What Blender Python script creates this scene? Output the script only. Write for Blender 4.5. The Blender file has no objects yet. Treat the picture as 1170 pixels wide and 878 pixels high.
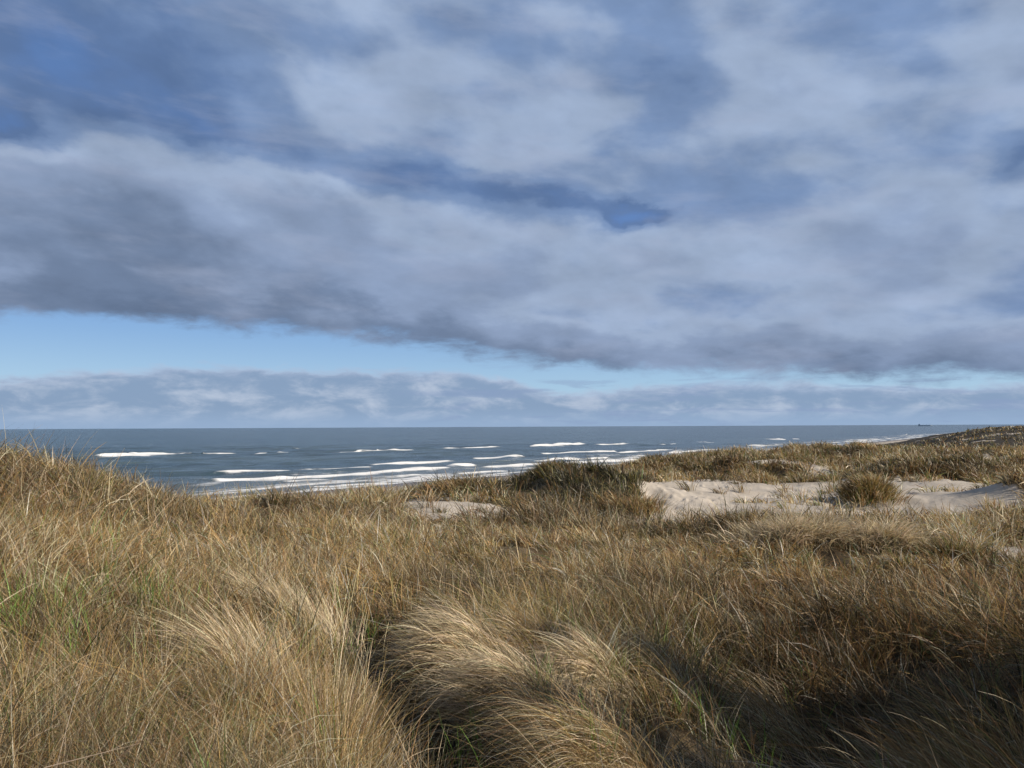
import bpy, bmesh, math, random
import numpy as np
from mathutils import Vector, Matrix, Euler

rng = np.random.default_rng(7)
random.seed(7)
R = math.radians
scene = bpy.context.scene
COL = scene.collection

# ----------------------------------------------------------------- camera
H = 20.0                       # eye height above the sea
F = 911.0                      # focal length for a 1170 px wide frame
PITCH, ROLL = R(3.05), R(-0.27)
cam_d = bpy.data.cameras.new('camera')
cam_d.sensor_width = 36.0
cam_d.lens = F / 1170 * 36
cam_d.clip_start = 0.05
cam_d.clip_end = 90000
cam = bpy.data.objects.new('camera', cam_d)
COL.objects.link(cam)
RM = Matrix.Rotation(R(90) + PITCH, 3, 'X') @ Matrix.Rotation(ROLL, 3, 'Z')
cam.matrix_world = Matrix.Translation((0, 0, H)) @ RM.to_4x4()
scene.camera = cam
RMn = np.array(RM)

def ray(px, py):
    """direction (dx, dz) per metre of forward distance for a point of the view"""
    v = RMn @ np.array([(px - 585) / F, -(py - 439) / F, -1.0])
    return v[0] / v[1], v[2] / v[1]

def azel(px, py):
    dx, dz = ray(px, py)
    return math.atan(dx), math.atan2(dz, math.hypot(dx, 1))

def on_sea(px, py):
    dx, dz = ray(px, py)
    D = -H / dz
    return dx * D, D

def project(x, y, z):
    """where world points fall in the view (used to lay out bare sand areas)"""
    q = RMn.T @ np.stack([x, y, z - H])
    w = np.maximum(-q[2], 1e-3)
    return 585 + F * q[0] / w, 439 - F * q[1] / w

# ----------------------------------------------------------------- noise
def _hash(i, j, s):
    h = (i * 374761393 + j * 668265263 + s * 974634777) & 0xffffffff
    h = ((h ^ (h >> 13)) * 1274126177) & 0xffffffff
    h = (h ^ (h >> 16)) & 0xffffffff
    return h / 4294967295.0

def vnoise(x, y, s=0):
    x = np.asarray(x, float); y = np.asarray(y, float)
    i = np.floor(x).astype(np.int64); j = np.floor(y).astype(np.int64)
    fx = x - i; fy = y - j
    fx = fx * fx * (3 - 2 * fx); fy = fy * fy * (3 - 2 * fy)
    a = _hash(i, j, s); b = _hash(i + 1, j, s); c = _hash(i, j + 1, s); d = _hash(i + 1, j + 1, s)
    return (a + (b - a) * fx) + ((c + (d - c) * fx) - (a + (b - a) * fx)) * fy

def fbm(x, y, s=0, o=4):
    t = 0; amp = 1; tot = 0
    for k in range(o):
        t = t + amp * vnoise(x * 2 ** k + 17.3 * k, y * 2 ** k - 9.1 * k, s + k)
        tot += amp; amp *= .5
    return t / tot * 2 - 1

def sstep(a, b, x):
    t = np.clip((x - a) / (b - a), 0, 1)
    return t * t * (3 - 2 * t)

# ----------------------------------------------------------------- mesh helpers
def mesh_np(name, V, Q, mat, smooth=True, attrs=None, uv=None):
    me = bpy.data.meshes.new(name)
    n = len(V); m = len(Q); k = Q.shape[1]
    me.vertices.add(n); me.vertices.foreach_set('co', np.ascontiguousarray(V, np.float32).ravel())
    me.loops.add(m * k); me.loops.foreach_set('vertex_index', np.ascontiguousarray(Q, np.int32).ravel())
    me.polygons.add(m)
    me.polygons.foreach_set('loop_start', np.arange(0, m * k, k, dtype=np.int32))
    me.update(calc_edges=True)
    if smooth:
        me.polygons.foreach_set('use_smooth', np.ones(m, bool))
    for an, dat in (attrs or {}).items():
        if dat.ndim == 2:
            a = me.attributes.new(an, 'FLOAT_COLOR', 'POINT')
            c = np.ones((n, 4), np.float32); c[:, :3] = dat
            a.data.foreach_set('color', c.ravel())
        else:
            a = me.attributes.new(an, 'FLOAT', 'POINT')
            a.data.foreach_set('value', dat.astype(np.float32))
    me.materials.append(mat)
    o = bpy.data.objects.new(name, me)
    COL.objects.link(o)
    return o

def grid_quads(na, nr, wrap=False):
    a = np.arange(na if wrap else na - 1)[:, None]; r = np.arange(nr - 1)[None, :]
    a2 = (a + 1) % na
    q = np.stack([a * nr + r + 0 * a, a2 * nr + r, a2 * nr + r + 1, a * nr + r + 1], -1)
    return q.reshape(-1, 4)

def tag(o, label=None, cat=None, group=None, kind=None):
    if label: o['label'] = label
    if cat: o['category'] = cat
    if group: o['group'] = group
    if kind: o['kind'] = kind
    return o

# ----------------------------------------------------------------- node helper
class NT:
    def __init__(s, tree):
        s.t = tree; tree.nodes.clear()
    def n(s, typ, **kw):
        nd = s.t.nodes.new(typ)
        ins = kw.pop('ins', {})
        for k, v in kw.items(): setattr(nd, k, v)
        for k, v in ins.items():
            if isinstance(v, bpy.types.NodeSocket): s.t.links.new(v, nd.inputs[k])
            else: nd.inputs[k].default_value = v
        return nd
    def m(s, op, a, b=0.0, c=0.0, clamp=False):
        return s.n('ShaderNodeMath', operation=op, use_clamp=clamp, ins={0: a, 1: b, 2: c}).outputs[0]
    def vm(s, op, a, b=(0, 0, 0)):
        return s.n('ShaderNodeVectorMath', operation=op, ins={0: a, 1: b}).outputs[0]
    def xyz(s, x=0.0, y=0.0, z=0.0):
        return s.n('ShaderNodeCombineXYZ', ins={0: x, 1: y, 2: z}).outputs[0]
    def noise(s, vec, scale, detail=4, rough=.5, dist=0.0, lac=2.0):
        return s.n('ShaderNodeTexNoise', ins={'Vector': vec, 'Scale': scale, 'Detail': detail, 'Roughness': rough, 'Distortion': dist, 'Lacunarity': lac}).outputs[0]
    def rng(s, v, a, b, c=0.0, d=1.0, smooth=True):
        return s.n('ShaderNodeMapRange', interpolation_type='SMOOTHSTEP' if smooth else 'LINEAR', ins={0: v, 1: a, 2: b, 3: c, 4: d}).outputs[0]
    def mix(s, f, a, b):
        return s.n('ShaderNodeMix', data_type='RGBA', ins={0: f, 6: a, 7: b}).outputs[2]
    def ramp(s, f, stops, interp='EASE'):
        nd = s.n('ShaderNodeValToRGB', ins={0: f}); cr = nd.color_ramp; cr.interpolation = interp
        while len(cr.elements) < len(stops): cr.elements.new(.5)
        for e, (p, c) in zip(cr.elements, stops): e.position = p; e.color = (*c, 1)
        return nd.outputs[0]

def lin(r, g, b):
    f = lambda c: (c / 255 / 12.92) if c <= 10 else ((c / 255 + .055) / 1.055) ** 2.4
    return (f(r), f(g), f(b))

def new_mat(name):
    m = bpy.data.materials.new(name); m.use_nodes = True
    return m, NT(m.node_tree)

# ----------------------------------------------------------------- light
SUN_AZ, SUN_EL = 108.0, 26.0     # degrees clockwise from the view direction, above the horizon
sd = bpy.data.lights.new('sun', 'SUN'); sd.energy = 5.0; sd.angle = R(.53); sd.color = (1.0, .87, .70)
sun = bpy.data.objects.new('sun', sd); COL.objects.link(sun)
sdir = Vector((math.sin(R(SUN_AZ)) * math.cos(R(SUN_EL)), math.cos(R(SUN_AZ)) * math.cos(R(SUN_EL)), math.sin(R(SUN_EL))))
sun.rotation_euler = sdir.to_track_quat('Z', 'Y').to_euler()

def build_world():
    w = bpy.data.worlds.new('World'); scene.world = w; w.use_nodes = True
    t = NT(w.node_tree)
    S = 0.1
    sky = t.n('ShaderNodeTexSky', sky_type='NISHITA', sun_disc=False, sun_elevation=R(SUN_EL), sun_rotation=R(SUN_AZ),
              altitude=0, air_density=1.0, dust_density=.6, ozone_density=2.0).outputs[0]
    d = t.vm('NORMALIZE', t.n('ShaderNodeTexCoord').outputs['Generated'])
    sp = t.n('ShaderNodeSeparateXYZ', ins={0: d})
    x, y, z = sp.outputs
    az = t.m('ARCTAN2', x, y)
    el = t.m('ARCSINE', z)
    # cloud deck seen from below: directions carried up to a flat layer
    zz = t.m('ADD', t.m('MAXIMUM', z, 0.0), 0.34)
    P = t.xyz(t.m('DIVIDE', x, zz), t.m('DIVIDE', y, zz), 0.0)
    warp = t.noise(t.xyz(az, t.m('MULTIPLY', el, 2.0), 3.0), 5.0, 3, .5)
    n1 = t.noise(P, 2.0, 5, .45, .3)
    n2 = t.noise(t.vm('ADD', P, (5.2, 1.3, 4.0)), 4.6, 7, .5, .15)
    n3 = t.noise(t.xyz(t.m('MULTIPLY', t.m('ADD', az, t.m('MULTIPLY', el, .5)), 4.0), t.m('MULTIPLY', el, 7.5), 2.0), 1.6, 8, .5, .15)
    cen = lambda n, k: t.m('MULTIPLY', t.m('SUBTRACT', n, .5), k)
    T = t.m('ADD', t.m('ADD', cen(n1, .42), cen(n2, .34)), cen(n3, .62))
    T = t.m('ADD', T, 0.56)
    # broad thick and thin places of the deck: (px, py, half-width, half-height, amount, slope)
    blobs = [(0, 140, 60, 22, -.60, 0), (330, 178, 330, 22, -.26, -.155), (640, 228, 130, 12, -.22, -.15), (735, 243, 34, 11, -.40, 0),
             (150, 275, 330, 62, .36, -.05), (110, 20, 230, 70, -.34, 0), (150, 90, 230, 34, -.22, -.1), (420, 60, 90, 70, .10, 0),
             (640, 110, 170, 75, -.05, -.2), (760, 100, 55, 95, -.15, .5), (600, -10, 120, 30, -.12, 0), (950, 30, 110, 28, -.16, 0),
             (1168, 180, 26, 22, -.22, .4), (560, 330, 200, 50, .04, -.1), (700, 290, 60, 22, -.10, 0), (950, 350, 260, 60, .03, 0), (900, 230, 90, 30, -.12, 0),
             (1000, 120, 70, 60, -.10, .3), (1090, 90, 80, 50, .04, 0), (820, 340, 90, 20, -.08, 0), (1120, 300, 90, 40, -.02, 0)]
    wq = t.xyz(t.m('MULTIPLY', az, 1.0), t.m('MULTIPLY', el, 1.8), 41.0)
    azw = t.m('ADD', az, cen(t.noise(wq, 6.0, 6, .55), .16)); elw = t.m('ADD', el, cen(t.noise(t.vm('ADD', wq, (3.0, 5.0, 2.0)), 6.0, 6, .55), .09))
    for (px, py, hw, hh, am, sl) in blobs:
        a0, e0 = azel(px, py)
        da = t.m('SUBTRACT', azw, a0)
        u = t.m('MULTIPLY', da, F / hw)
        de = t.m('ADD', t.m('SUBTRACT', elw, e0), t.m('MULTIPLY', da, -sl))
        v = t.m('MULTIPLY', de, F / hh)
        g = t.m('EXPONENT', t.m('MULTIPLY', t.m('ADD', t.m('MULTIPLY', u, u), t.m('MULTIPLY', v, v)), -1.0))
        T = t.m('MULTIPLY_ADD', g, am, T)
    # lower rim of the deck, and the bank on the horizon
    def curve(pts):
        fc = t.n('ShaderNodeFloatCurve'); c = fc.mapping.curves[0]
        t.t.links.new(t.rng(az, -.7, .7, 0, 1, False), fc.inputs[1])
        P_ = [((azel(px, py)[0] + .7) / 1.4, azel(px, py)[1] * 4) for px, py in pts]
        c.points[0].location = P_[0]; c.points[1].location = P_[-1]
        for q in P_[1:-1]: c.points.new(*q)
        fc.mapping.update()
        return t.m('MULTIPLY', fc.outputs[0], .25)
    rim = curve([(-250, 372), (0, 364), (190, 370), (300, 376), (400, 384), (500, 400), (620, 415), (740, 428), (850, 426), (950, 431), (1060, 431), (1170, 428), (1400, 420)])
    rn = t.noise(t.xyz(t.m('MULTIPLY', az, 6.0), t.m('MULTIPLY', el, 16.0), 7.0), 2.4, 8, .62, .2)
    above = t.m('ADD', t.m('SUBTRACT', el, rim), cen(rn, .060))
    a_rim = t.rng(above, -.008, .016)
    # near the rim the deck is thick and dark
    T = t.m('ADD', T, t.m('MULTIPLY', t.rng(above, .0, .075, 1, 0), .32))
    col = t.ramp(t.m('MULTIPLY', T, .8), [(0.0, lin(92, 122, 172)), (.17, lin(95, 121, 163)), (.31, lin(120, 144, 182)), (.46, lin(157, 175, 203)), (.60, lin(138, 156, 186)),
                        (.78, lin(112, 130, 159)), (1.0, lin(95, 113, 141))], 'EASE')
    mott = t.noise(t.xyz(t.m('MULTIPLY', t.m('ADD', az, t.m('MULTIPLY', el, .5)), 4.0), t.m('MULTIPLY', el, 7.0), 31.0), 2.0, 8, .52, .1)
    mott2 = t.noise(t.vm('ADD', P, (1.2, 7.3, 9.0)), 9.0, 7, .5, .1)
    col = t.n('ShaderNodeVectorMath', operation='SCALE', ins={0: col, 3: t.m('ADD', t.m('ADD', 1.0, cen(mott, .62)), cen(mott2, .30))}).outputs[0]
    a_deck = t.m('MULTIPLY', t.rng(T, -.55, .20), a_rim)
    # streaks of light along the undersides
    st = t.noise(t.xyz(t.m('MULTIPLY', t.m('ADD', az, t.m('MULTIPLY', el, 1.0)), 3.2), t.m('MULTIPLY', el, 12.0), 11.0), 2.4, 7, .55, .1)
    col = t.mix(t.m('MULTIPLY', t.rng(st, .48, .75), .30), col, (*lin(166, 176, 200), 1))
    # clear air between: pale above the bank
    clear_low = t.mix(t.rng(el, 0.0, .16), (*lin(176, 212, 238), 1), (*lin(120, 165, 222), 1))
    clear = t.mix(t.rng(el, .13, .32), clear_low, (*lin(98, 148, 212), 1))
    k10 = lambda c: t.n('ShaderNodeVectorMath', operation='SCALE', ins={0: c, 3: .87 / S}).outputs[0]
    base = t.mix(.16, k10(clear), t.n('ShaderNodeVectorMath', operation='SCALE', ins={0: sky, 3: .87}).outputs[0])
    top = curve([(-250, 440), (0, 431), (130, 421), (250, 417), (350, 420), (450, 421), (560, 428), (640, 446), (720, 441), (850, 434), (950, 438), (1060, 440), (1170, 436), (1400, 430)])
    bn = t.noise(t.xyz(t.m('MULTIPLY', az, 3.0), t.m('MULTIPLY', el, 9.0), 1.0), 7.0, 8, .6, .4)
    bn2 = t.noise(t.xyz(t.m('MULTIPLY', az, 3.0), t.m('MULTIPLY', el, 8.0), 5.0), 5.0, 8, .6, .3)
    below = t.m('ADD', t.m('SUBTRACT', top, el), cen(bn, .030))
    a_bank = t.m('MULTIPLY', t.rng(below, -.003, .010), .92)
    bcol = t.mix(t.rng(bn2, .42, .72), (*lin(134, 157, 188), 1), (*lin(184, 196, 216), 1))
    bcol = t.mix(t.rng(below, .001, .016, .75, 0), bcol, (*lin(184, 196, 220), 1))
    bcol = t.mix(t.rng(el, .0, .028, .9, 0), bcol, (*lin(148, 172, 204), 1))
    c = t.mix(a_bank, base, k10(bcol))
    # thin dark wisps hanging in the gap
    wn = t.noise(t.xyz(t.m('MULTIPLY', az, 1.6), t.m('MULTIPLY', el, 14.0), 21.0), 6.0, 7, .6, .5)
    wz = t.m('MULTIPLY', t.rng(az, -.22, -.02), t.rng(el, .10, .03))
    c = t.mix(t.m('MULTIPLY', t.m('MULTIPLY', t.rng(wn, .5, .66), wz), .6), c, k10(t.mix(0.0, (*lin(140, 160, 195), 1), (0, 0, 0, 1))))
    c = t.mix(a_deck, c, k10(col))
    # overhead and behind, out of view, the sky is dimmed to cut fill light
    c = t.n('ShaderNodeVectorMath', operation='SCALE', ins={0: c, 3: t.m('MULTIPLY', t.rng(el, .52, .80, 1.0, .45), t.rng(y, -.5, .3, .7, 1.0))}).outputs[0]
    bg = t.n('ShaderNodeBackground', ins={0: c, 1: S})
    o = t.n('ShaderNodeOutputWorld'); t.t.links.new(bg.outputs[0], o.inputs[0])
build_world()
scene.view_settings.view_transform = 'Standard'; scene.view_settings.look = 'None'
scene.view_settings.exposure = 0.2; scene.view_settings.gamma = 1.0

# ----------------------------------------------------------------- shore line
C0 = np.array([-54.0, 266.0]); CD = np.array([117.0, 165.0]); CD /= np.linalg.norm(CD); CN = np.array([CD[1], -CD[0]])
def inland(x, y):
    return (x - C0[0]) * CN[0] + (y - C0[1]) * CN[1]
def along(x, y):
    return (x - C0[0]) * CD[0] + (y - C0[1]) * CD[1]

# ----------------------------------------------------------------- terrain
# profiles: for each bearing (view column) forward distance -> ground height; the same knot is the same ridge or hollow
COLS = {
 -300: [(4, 18.5), (7, 19.0), (11, 19.6), (16, 20.0), (22, 19.2), (40, 16.0), (60, 13), (90, 9), (150, 4), (300, 3), (600, 3)],
    0: [(4, 18.25), (7, 18.4), (11, 18.9), (16, 19.62), (22, 18.8), (40, 15.0), (60, 12), (90, 8), (150, 4), (300, 3), (600, 3)],
  100: [(4, 18.1), (7, 18.1), (11, 18.4), (17, 19.05), (24, 18.1), (40, 15.0), (60, 12), (90, 8), (150, 4), (300, 3), (600, 3)],
  200: [(4, 18.0), (7, 17.85), (11, 17.95), (19, 18.15), (26, 17.4), (40, 15.0), (60, 12), (90, 8), (150, 4), (300, 3), (600, 3)],
  300: [(4, 17.95), (7, 17.7), (11, 17.6), (22, 17.65), (30, 16.9), (42, 15.0), (60, 12), (90, 8), (150, 4), (300, 3), (600, 3)],
  400: [(4, 17.8), (7, 17.35), (11, 17.4), (24, 17.15), (31, 16.9), (42, 15.8), (60, 12), (90, 8), (150, 4), (300, 3), (600, 3)],
  460: [(4, 17.5), (7, 17.0), (11, 17.3), (23, 16.8), (31, 16.4), (44, 15.9), (52, 15.8), (80, 11), (150, 5), (300, 3), (600, 3)],
  520: [(4, 17.4), (7, 17.25), (11, 17.25), (22, 16.5), (31, 16.1), (43, 15.75), (50, 15.75), (80, 11), (150, 5), (300, 3), (600, 3)],
  600: [(4, 17.5), (7, 17.45), (11, 17.2), (22, 16.4), (34, 15.65), (47, 15.1), (61, 15.5), (85, 12), (150, 6), (300, 3), (600, 4)],
  650: [(4, 17.5), (7, 17.4), (11, 17.1), (22, 16.3), (34, 15.4), (45, 14.9), (62, 15.85), (85, 13.5), (120, 8), (300, 4), (600, 4)],
  710: [(4, 17.4), (7, 17.3), (11, 17.0), (21, 16.2), (32, 15.3), (44, 14.6), (62, 15.6), (80, 14.9), (105, 14.2), (300, 5), (600, 5)],
  760: [(4, 17.4), (7, 17.3), (11, 17.0), (21, 16.1), (32, 15.3), (42, 14.9), (66, 15.45), (84, 14.3), (106, 15.2), (300, 6), (600, 6)],
  850: [(4, 17.3), (7, 17.1), (12, 16.8), (21, 15.9), (32, 15.6), (43, 14.6), (74, 14.5), (86, 14.2), (114, 16.6), (250, 7), (600, 4)],
  950: [(4, 17.3), (7, 17.0), (12, 16.8), (20, 15.8), (30, 15.65), (44, 14.4), (74, 14.2), (86, 14.2), (117, 16.2), (250, 8), (430, 4)],
 1020: [(4, 17.3), (7, 17.0), (12, 16.85), (19, 15.9), (28, 15.75), (42, 14.4), (76, 14.4), (86, 15.0), (120, 15.8), (250, 7), (430, 3)],
 1100: [(4, 17.4), (7, 17.2), (12, 17.0), (19, 16.0), (27, 15.8), (42, 14.2), (74, 14.6), (88, 15.4), (124, 15.7), (220, 10), (430, 16.8)],
 1170: [(4, 17.5), (7, 17.4), (12, 17.1), (19, 16.1), (27, 15.6), (42, 14.3), (72, 14.3), (90, 15.5), (124, 16.2), (220, 11), (430, 19.4)],
 1450: [(4, 17.6), (7, 17.6), (12, 17.4), (19, 16.6), (27, 16.2), (42, 15.3), (70, 15.5), (92, 16.5), (124, 18.5), (220, 15), (430, 22)],
}
RMAX, NR = 1500.0, 860
rg = np.exp(np.linspace(math.log(.7), math.log(RMAX), NR))
ka, kr, kz = [], [], []
for px in sorted(COLS):
    dx, _ = ray(px, 487)
    a = math.atan(dx); c = math.cos(a)
    ka.append(a); kr.append([.7] + [D / c for D, z in COLS[px]] + [RMAX]); kz.append([18.35] + [z for D, z in COLS[px]] + [COLS[px][-1][1] * .6])
def ext(a, zs):
    ka.append(a); kr.append([.7, 4, 7, 12, 20, 30, 42, 70, 90, 120, 220, 430, RMAX]); kz.append([18.35] + zs)
n11 = [18.6, 19.2, 19.6, 19.0, 17, 14, 10, 8, 6, 4, 4, 4]
ext(R(-70), n11); ext(R(-110), [18.6, 18.8, 18.6, 17, 15, 14, 14, 14, 15, 15, 15, 15]); ext(R(-179.9), [18.4, 18.2, 17.4, 16, 15, 15, 14, 15, 15, 15, 15, 15])
ext(R(75), [18.1, 17.9, 17.8, 17.6, 17, 16, 16, 17, 17, 16, 17, 18]); ext(R(110), [18.3, 18.4, 18.0, 17.0, 16, 15, 15, 15, 16, 16, 16, 16]); ext(R(180), [18.4, 18.2, 17.4, 16, 15, 15, 14, 15, 15, 15, 15, 15])
kr = [k if len(k) == 13 else k for k in kr]
o_ = np.argsort(ka); ka = np.array(ka)[o_]; kr = np.array([kr[i] for i in o_], float); kz = np.array([kz[i] for i in o_], float)

ag = np.concatenate([np.linspace(-math.pi, R(-42), 150, endpoint=False), np.linspace(R(-42), R(42), 1000), np.linspace(R(42), math.pi, 151)[1:]])
NA = len(ag)
def gsm(A, s, axis):
    k = int(3 * s) + 1; w = np.exp(-.5 * (np.arange(-k, k + 1) / s) ** 2); w /= w.sum()
    pad = [(k, k) if i == axis else (0, 0) for i in range(2)]
    B = np.pad(A, pad, mode='edge'); out = np.zeros_like(A)
    for i, wi in enumerate(w):
        out += wi * (B[i:i + A.shape[0]] if axis == 0 else B[:, i:i + A.shape[1]])
    return out
KR = np.stack([np.interp(ag, ka, kr[:, j]) for j in range(13)], 1)
KZ = np.stack([np.interp(ag, ka, kz[:, j]) for j in range(13)], 1)
KR, KZ = gsm(KR, 16, 0), gsm(KZ, 16, 0)
LR = np.log(rg)
Z = np.empty((NA, NR))
for i in range(NA):
    Z[i] = np.interp(LR, np.log(KR[i]), KZ[i])
Z = gsm(Z, 5, 1); Z = gsm(Z, 4, 0)
X = np.sin(ag)[:, None] * rg[None]; Y = np.cos(ag)[:, None] * rg[None]
PX, PY = project(X.ravel(), Y.ravel(), Z.ravel()); PX = PX.reshape(Z.shape); PY = PY.reshape(Z.shape)

def blob(x, y, cx, cy, rx, ry, rot=0):
    c, s = math.cos(rot), math.sin(rot)
    u = ((x - cx) * c + (y - cy) * s) / rx; v = (-(x - cx) * s + (y - cy) * c) / ry
    return np.exp(-(u * u + v * v))
def at(px, D):
    return ray(px, 487)[0] * D, D

FRONT = Y > 0
def inpoly(px, py, poly):
    inside = np.zeros(px.shape, bool); n = len(poly)
    for i in range(n):
        x1, y1 = poly[i]; x2, y2 = poly[(i + 1) % n]
        c = ((y1 > py) != (y2 > py)) & (px < (x2 - x1) * (py - y1) / ((y2 - y1) + 1e-9) + x1)
        inside ^= c
    return inside
# bare sand areas, bounded by bearing, height in view and distance
SAND = [([(735, 552), (745, 545), (800, 547), (900, 552), (940, 551), (975, 549), (1040, 551), (1075, 545), (1110, 549), (1150, 556), (1172, 562), (1172, 590), (1100, 596),
          (1000, 596), (900, 598), (800, 603), (730, 610), (712, 600), (735, 575)], 38, 92),
        ([(455, 572), (500, 569), (575, 576), (580, 596), (555, 606), (500, 608), (470, 600), (448, 585)], 31, 50),
        ([(1120, 617), (1250, 610), (1250, 645), (1110, 640)], 16, 34),
        ([(1000, 519), (1040, 521), (1040, 527), (1005, 527)], 95, 120)]
def sand_amount(x, y, z):
    """1 on bare sand, 0 where grass grows"""
    px, py = project(x, y, z)
    r = np.hypot(x, y)
    jx = fbm(x * .45, y * .45, 31, 3) * 18; jy = fbm(x * .45, y * .45, 41, 3) * 5.5
    s = np.zeros(px.shape)
    for poly, d0, d1 in SAND:
        s[inpoly(px + jx, py + jy, poly) & (y > d0) & (y < d1)] = 1
    far = sstep(50, 80, r) * (fbm(x * .12, y * .12, 77, 4) > np.where(r > 200, .5, .38))
    s = np.maximum(s, far)
    return np.maximum(s, inland(x, y) < 52)

# dune relief
S0 = gsm(sand_amount(X.ravel(), Y.ravel(), Z.ravel()).reshape(Z.shape), 4, 0); S0 = gsm(S0, 3, 1); G0 = 1 - .95 * S0
d_mod = np.clip(rg / 60, .10, 1)[None]
Z += fbm(X * .11, Y * .11, 3, 4) * .75 * d_mod
Z += G0 * fbm(X * .45, Y * .45, 9, 3) * .30 * np.clip(d_mod * 2, .35, 1)
Z += G0 * sstep(70, 95, rg)[None] * sstep(190, 140, rg)[None] * (fbm(X * .11, Y * .11, 13, 4) * 2.2)
Z += G0 * fbm(X * 1.1, Y * 1.1, 19, 3) * .20 * np.clip(2.5 - rg / 30, 0, 1)[None]
far = sstep(250, 400, rg)[None]
Z += far * fbm(X * .03, Y * .03, 55, 4) * 1.1
# near hummocks and hollows
def add_blob(px, D, rx, ry, h, rot=0):
    global Z
    cx, cy = at(px, D); Z = Z + h * blob(X, Y, cx, cy, rx, ry, rot)
add_blob(535, 9.1, .5, .5, .34); add_blob(585, 7.8, .45, .4, .26); add_blob(625, 9.4, .5, .4, .25); add_blob(680, 8.3, .45, .4, .30); add_blob(755, 8.8, .4, .4, .24); add_blob(632, 8.5, .22, .5, -.3); add_blob(715, 7.6, .22, .5, -.3); add_blob(690, 5.7, .5, .45, .22)
add_blob(425, 10.2, .6, 1.3, -.35); add_blob(455, 8.6, .3, .7, -.2); add_blob(530, 7.0, .38, .8, -.2); add_blob(565, 5.6, .3, .8, -.25); add_blob(690, 58, 3.4, 4.0, 1.0); add_blob(632, 60, 1.9, 3, .65); add_blob(575, 60, 3.0, 5, -.55)
bx_, by_ = at(670, 55); Z = Z + .9 * fbm(X * .35, Y * .35, 211, 3) * blob(X, Y, bx_, by_, 6, 8); add_blob(300, 6.0, .5, .6, .15)
add_blob(950, 8.2, 1.8, 2.4, -.45); add_blob(830, 6.2, .5, .5, -.2); add_blob(1050, 4.4, .6, .6, .12)
add_blob(350, 10.5, .4, .35, -.3)
add_blob(990, 61, 2.0, 1.6, .75)
add_blob(860, 27, 3.2, 1.6, .25); add_blob(1000, 26, 2.6, 1.6, .3); add_blob(1085, 25, 1.0, 1.0, -.3)
add_blob(1075, 62, 5.0, 5.0, .5); add_blob(930, 12.0, 3.6, .9, .32); add_blob(960, 9.2, 2.4, .9, -.2); add_blob(1185, 58, 4.5, 3.0, 2.2)
# unseen mounds right of the camera, added to cast shade into the foreground
for mx, my, mh, mr in ((8.8, 1.2, 4.2, 1.3), (9.4, 3.9, 4.6, 1.15), (9.8, 6.5, 4.4, 1.0)):
    Z += (mh + 1.2 * fbm(X * .9, Y * .9, 201, 3)) * blob(X, Y, mx, my, 2.0, mr)
T_IN = inland(X, Y)
beach = np.where(T_IN > 0, .028 * np.minimum(T_IN, 55) + np.maximum(T_IN - 55, 0) * .42, .03 * T_IN)
beach += (T_IN > 45) * fbm(X * .06, Y * .06, 88, 4) * 1.4 * sstep(50, 70, T_IN)
k = .6
Z = -np.log(np.exp(-np.clip(Z, -5, 40) / k) + np.exp(-np.clip(beach, -5, 40) / k)) * k
Z = np.maximum(Z, -4)
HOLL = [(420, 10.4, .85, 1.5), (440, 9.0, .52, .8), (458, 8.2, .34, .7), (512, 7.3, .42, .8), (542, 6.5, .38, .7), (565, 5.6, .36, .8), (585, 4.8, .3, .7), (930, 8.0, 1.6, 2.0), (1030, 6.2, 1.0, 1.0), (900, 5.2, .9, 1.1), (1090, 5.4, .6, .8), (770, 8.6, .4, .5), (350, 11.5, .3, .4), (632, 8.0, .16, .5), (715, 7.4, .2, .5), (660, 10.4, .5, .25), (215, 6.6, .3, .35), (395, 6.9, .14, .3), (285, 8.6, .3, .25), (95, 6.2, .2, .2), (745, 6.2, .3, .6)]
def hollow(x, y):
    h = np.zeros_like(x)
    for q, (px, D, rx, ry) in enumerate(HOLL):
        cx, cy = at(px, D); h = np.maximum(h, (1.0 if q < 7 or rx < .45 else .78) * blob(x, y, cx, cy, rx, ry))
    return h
S_GRID = sand_amount(X.ravel(), Y.ravel(), Z.ravel()).reshape(Z.shape)
# ripples and footprints trodden in the bare sand
tr = sstep(-.15, .25, fbm(X * .16, Y * .5, 63, 2)) * sstep(.1, .6, vnoise(X * 2.3 + 2 * fbm(X * .8, Y * .8, 66, 2), Y * 1.2, 64)) * S_GRID
Z -= .13 * tr * (.3 + 1.2 * vnoise(X * .5, Y * .5, 65)) * (T_IN > 60)

def grid_ai(a):
    return np.interp(a, ag, np.arange(NA))
def height(x, y):
    a = np.arctan2(x, y); r = np.clip(np.hypot(x, y), .7, RMAX * .999)
    fi = np.clip(grid_ai(a), 0, NA - 1.001); fj = np.clip((np.log(r) - LR[0]) / (LR[1] - LR[0]), 0, NR - 1.001)
    i = fi.astype(int); j = fj.astype(int); u = fi - i; v = fj - j
    return Z[i, j] * (1 - u) * (1 - v) + Z[i + 1, j] * u * (1 - v) + Z[i, j + 1] * (1 - u) * v + Z[i + 1, j + 1] * u * v
ELEV = (Z - H) / rg[None]
RUN = np.maximum.accumulate(ELEV, 1)
def visible(x, y, z, up=1.0):
    a = np.arctan2(x, y); r = np.hypot(x, y)
    i = np.clip(grid_ai(a).round().astype(int), 0, NA - 1)
    j = np.clip(((np.log(r) - LR[0]) / (LR[1] - LR[0])).astype(int) - 1, 0, NR - 1)
    return (z + up - H) / r > RUN[i, j]

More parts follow.
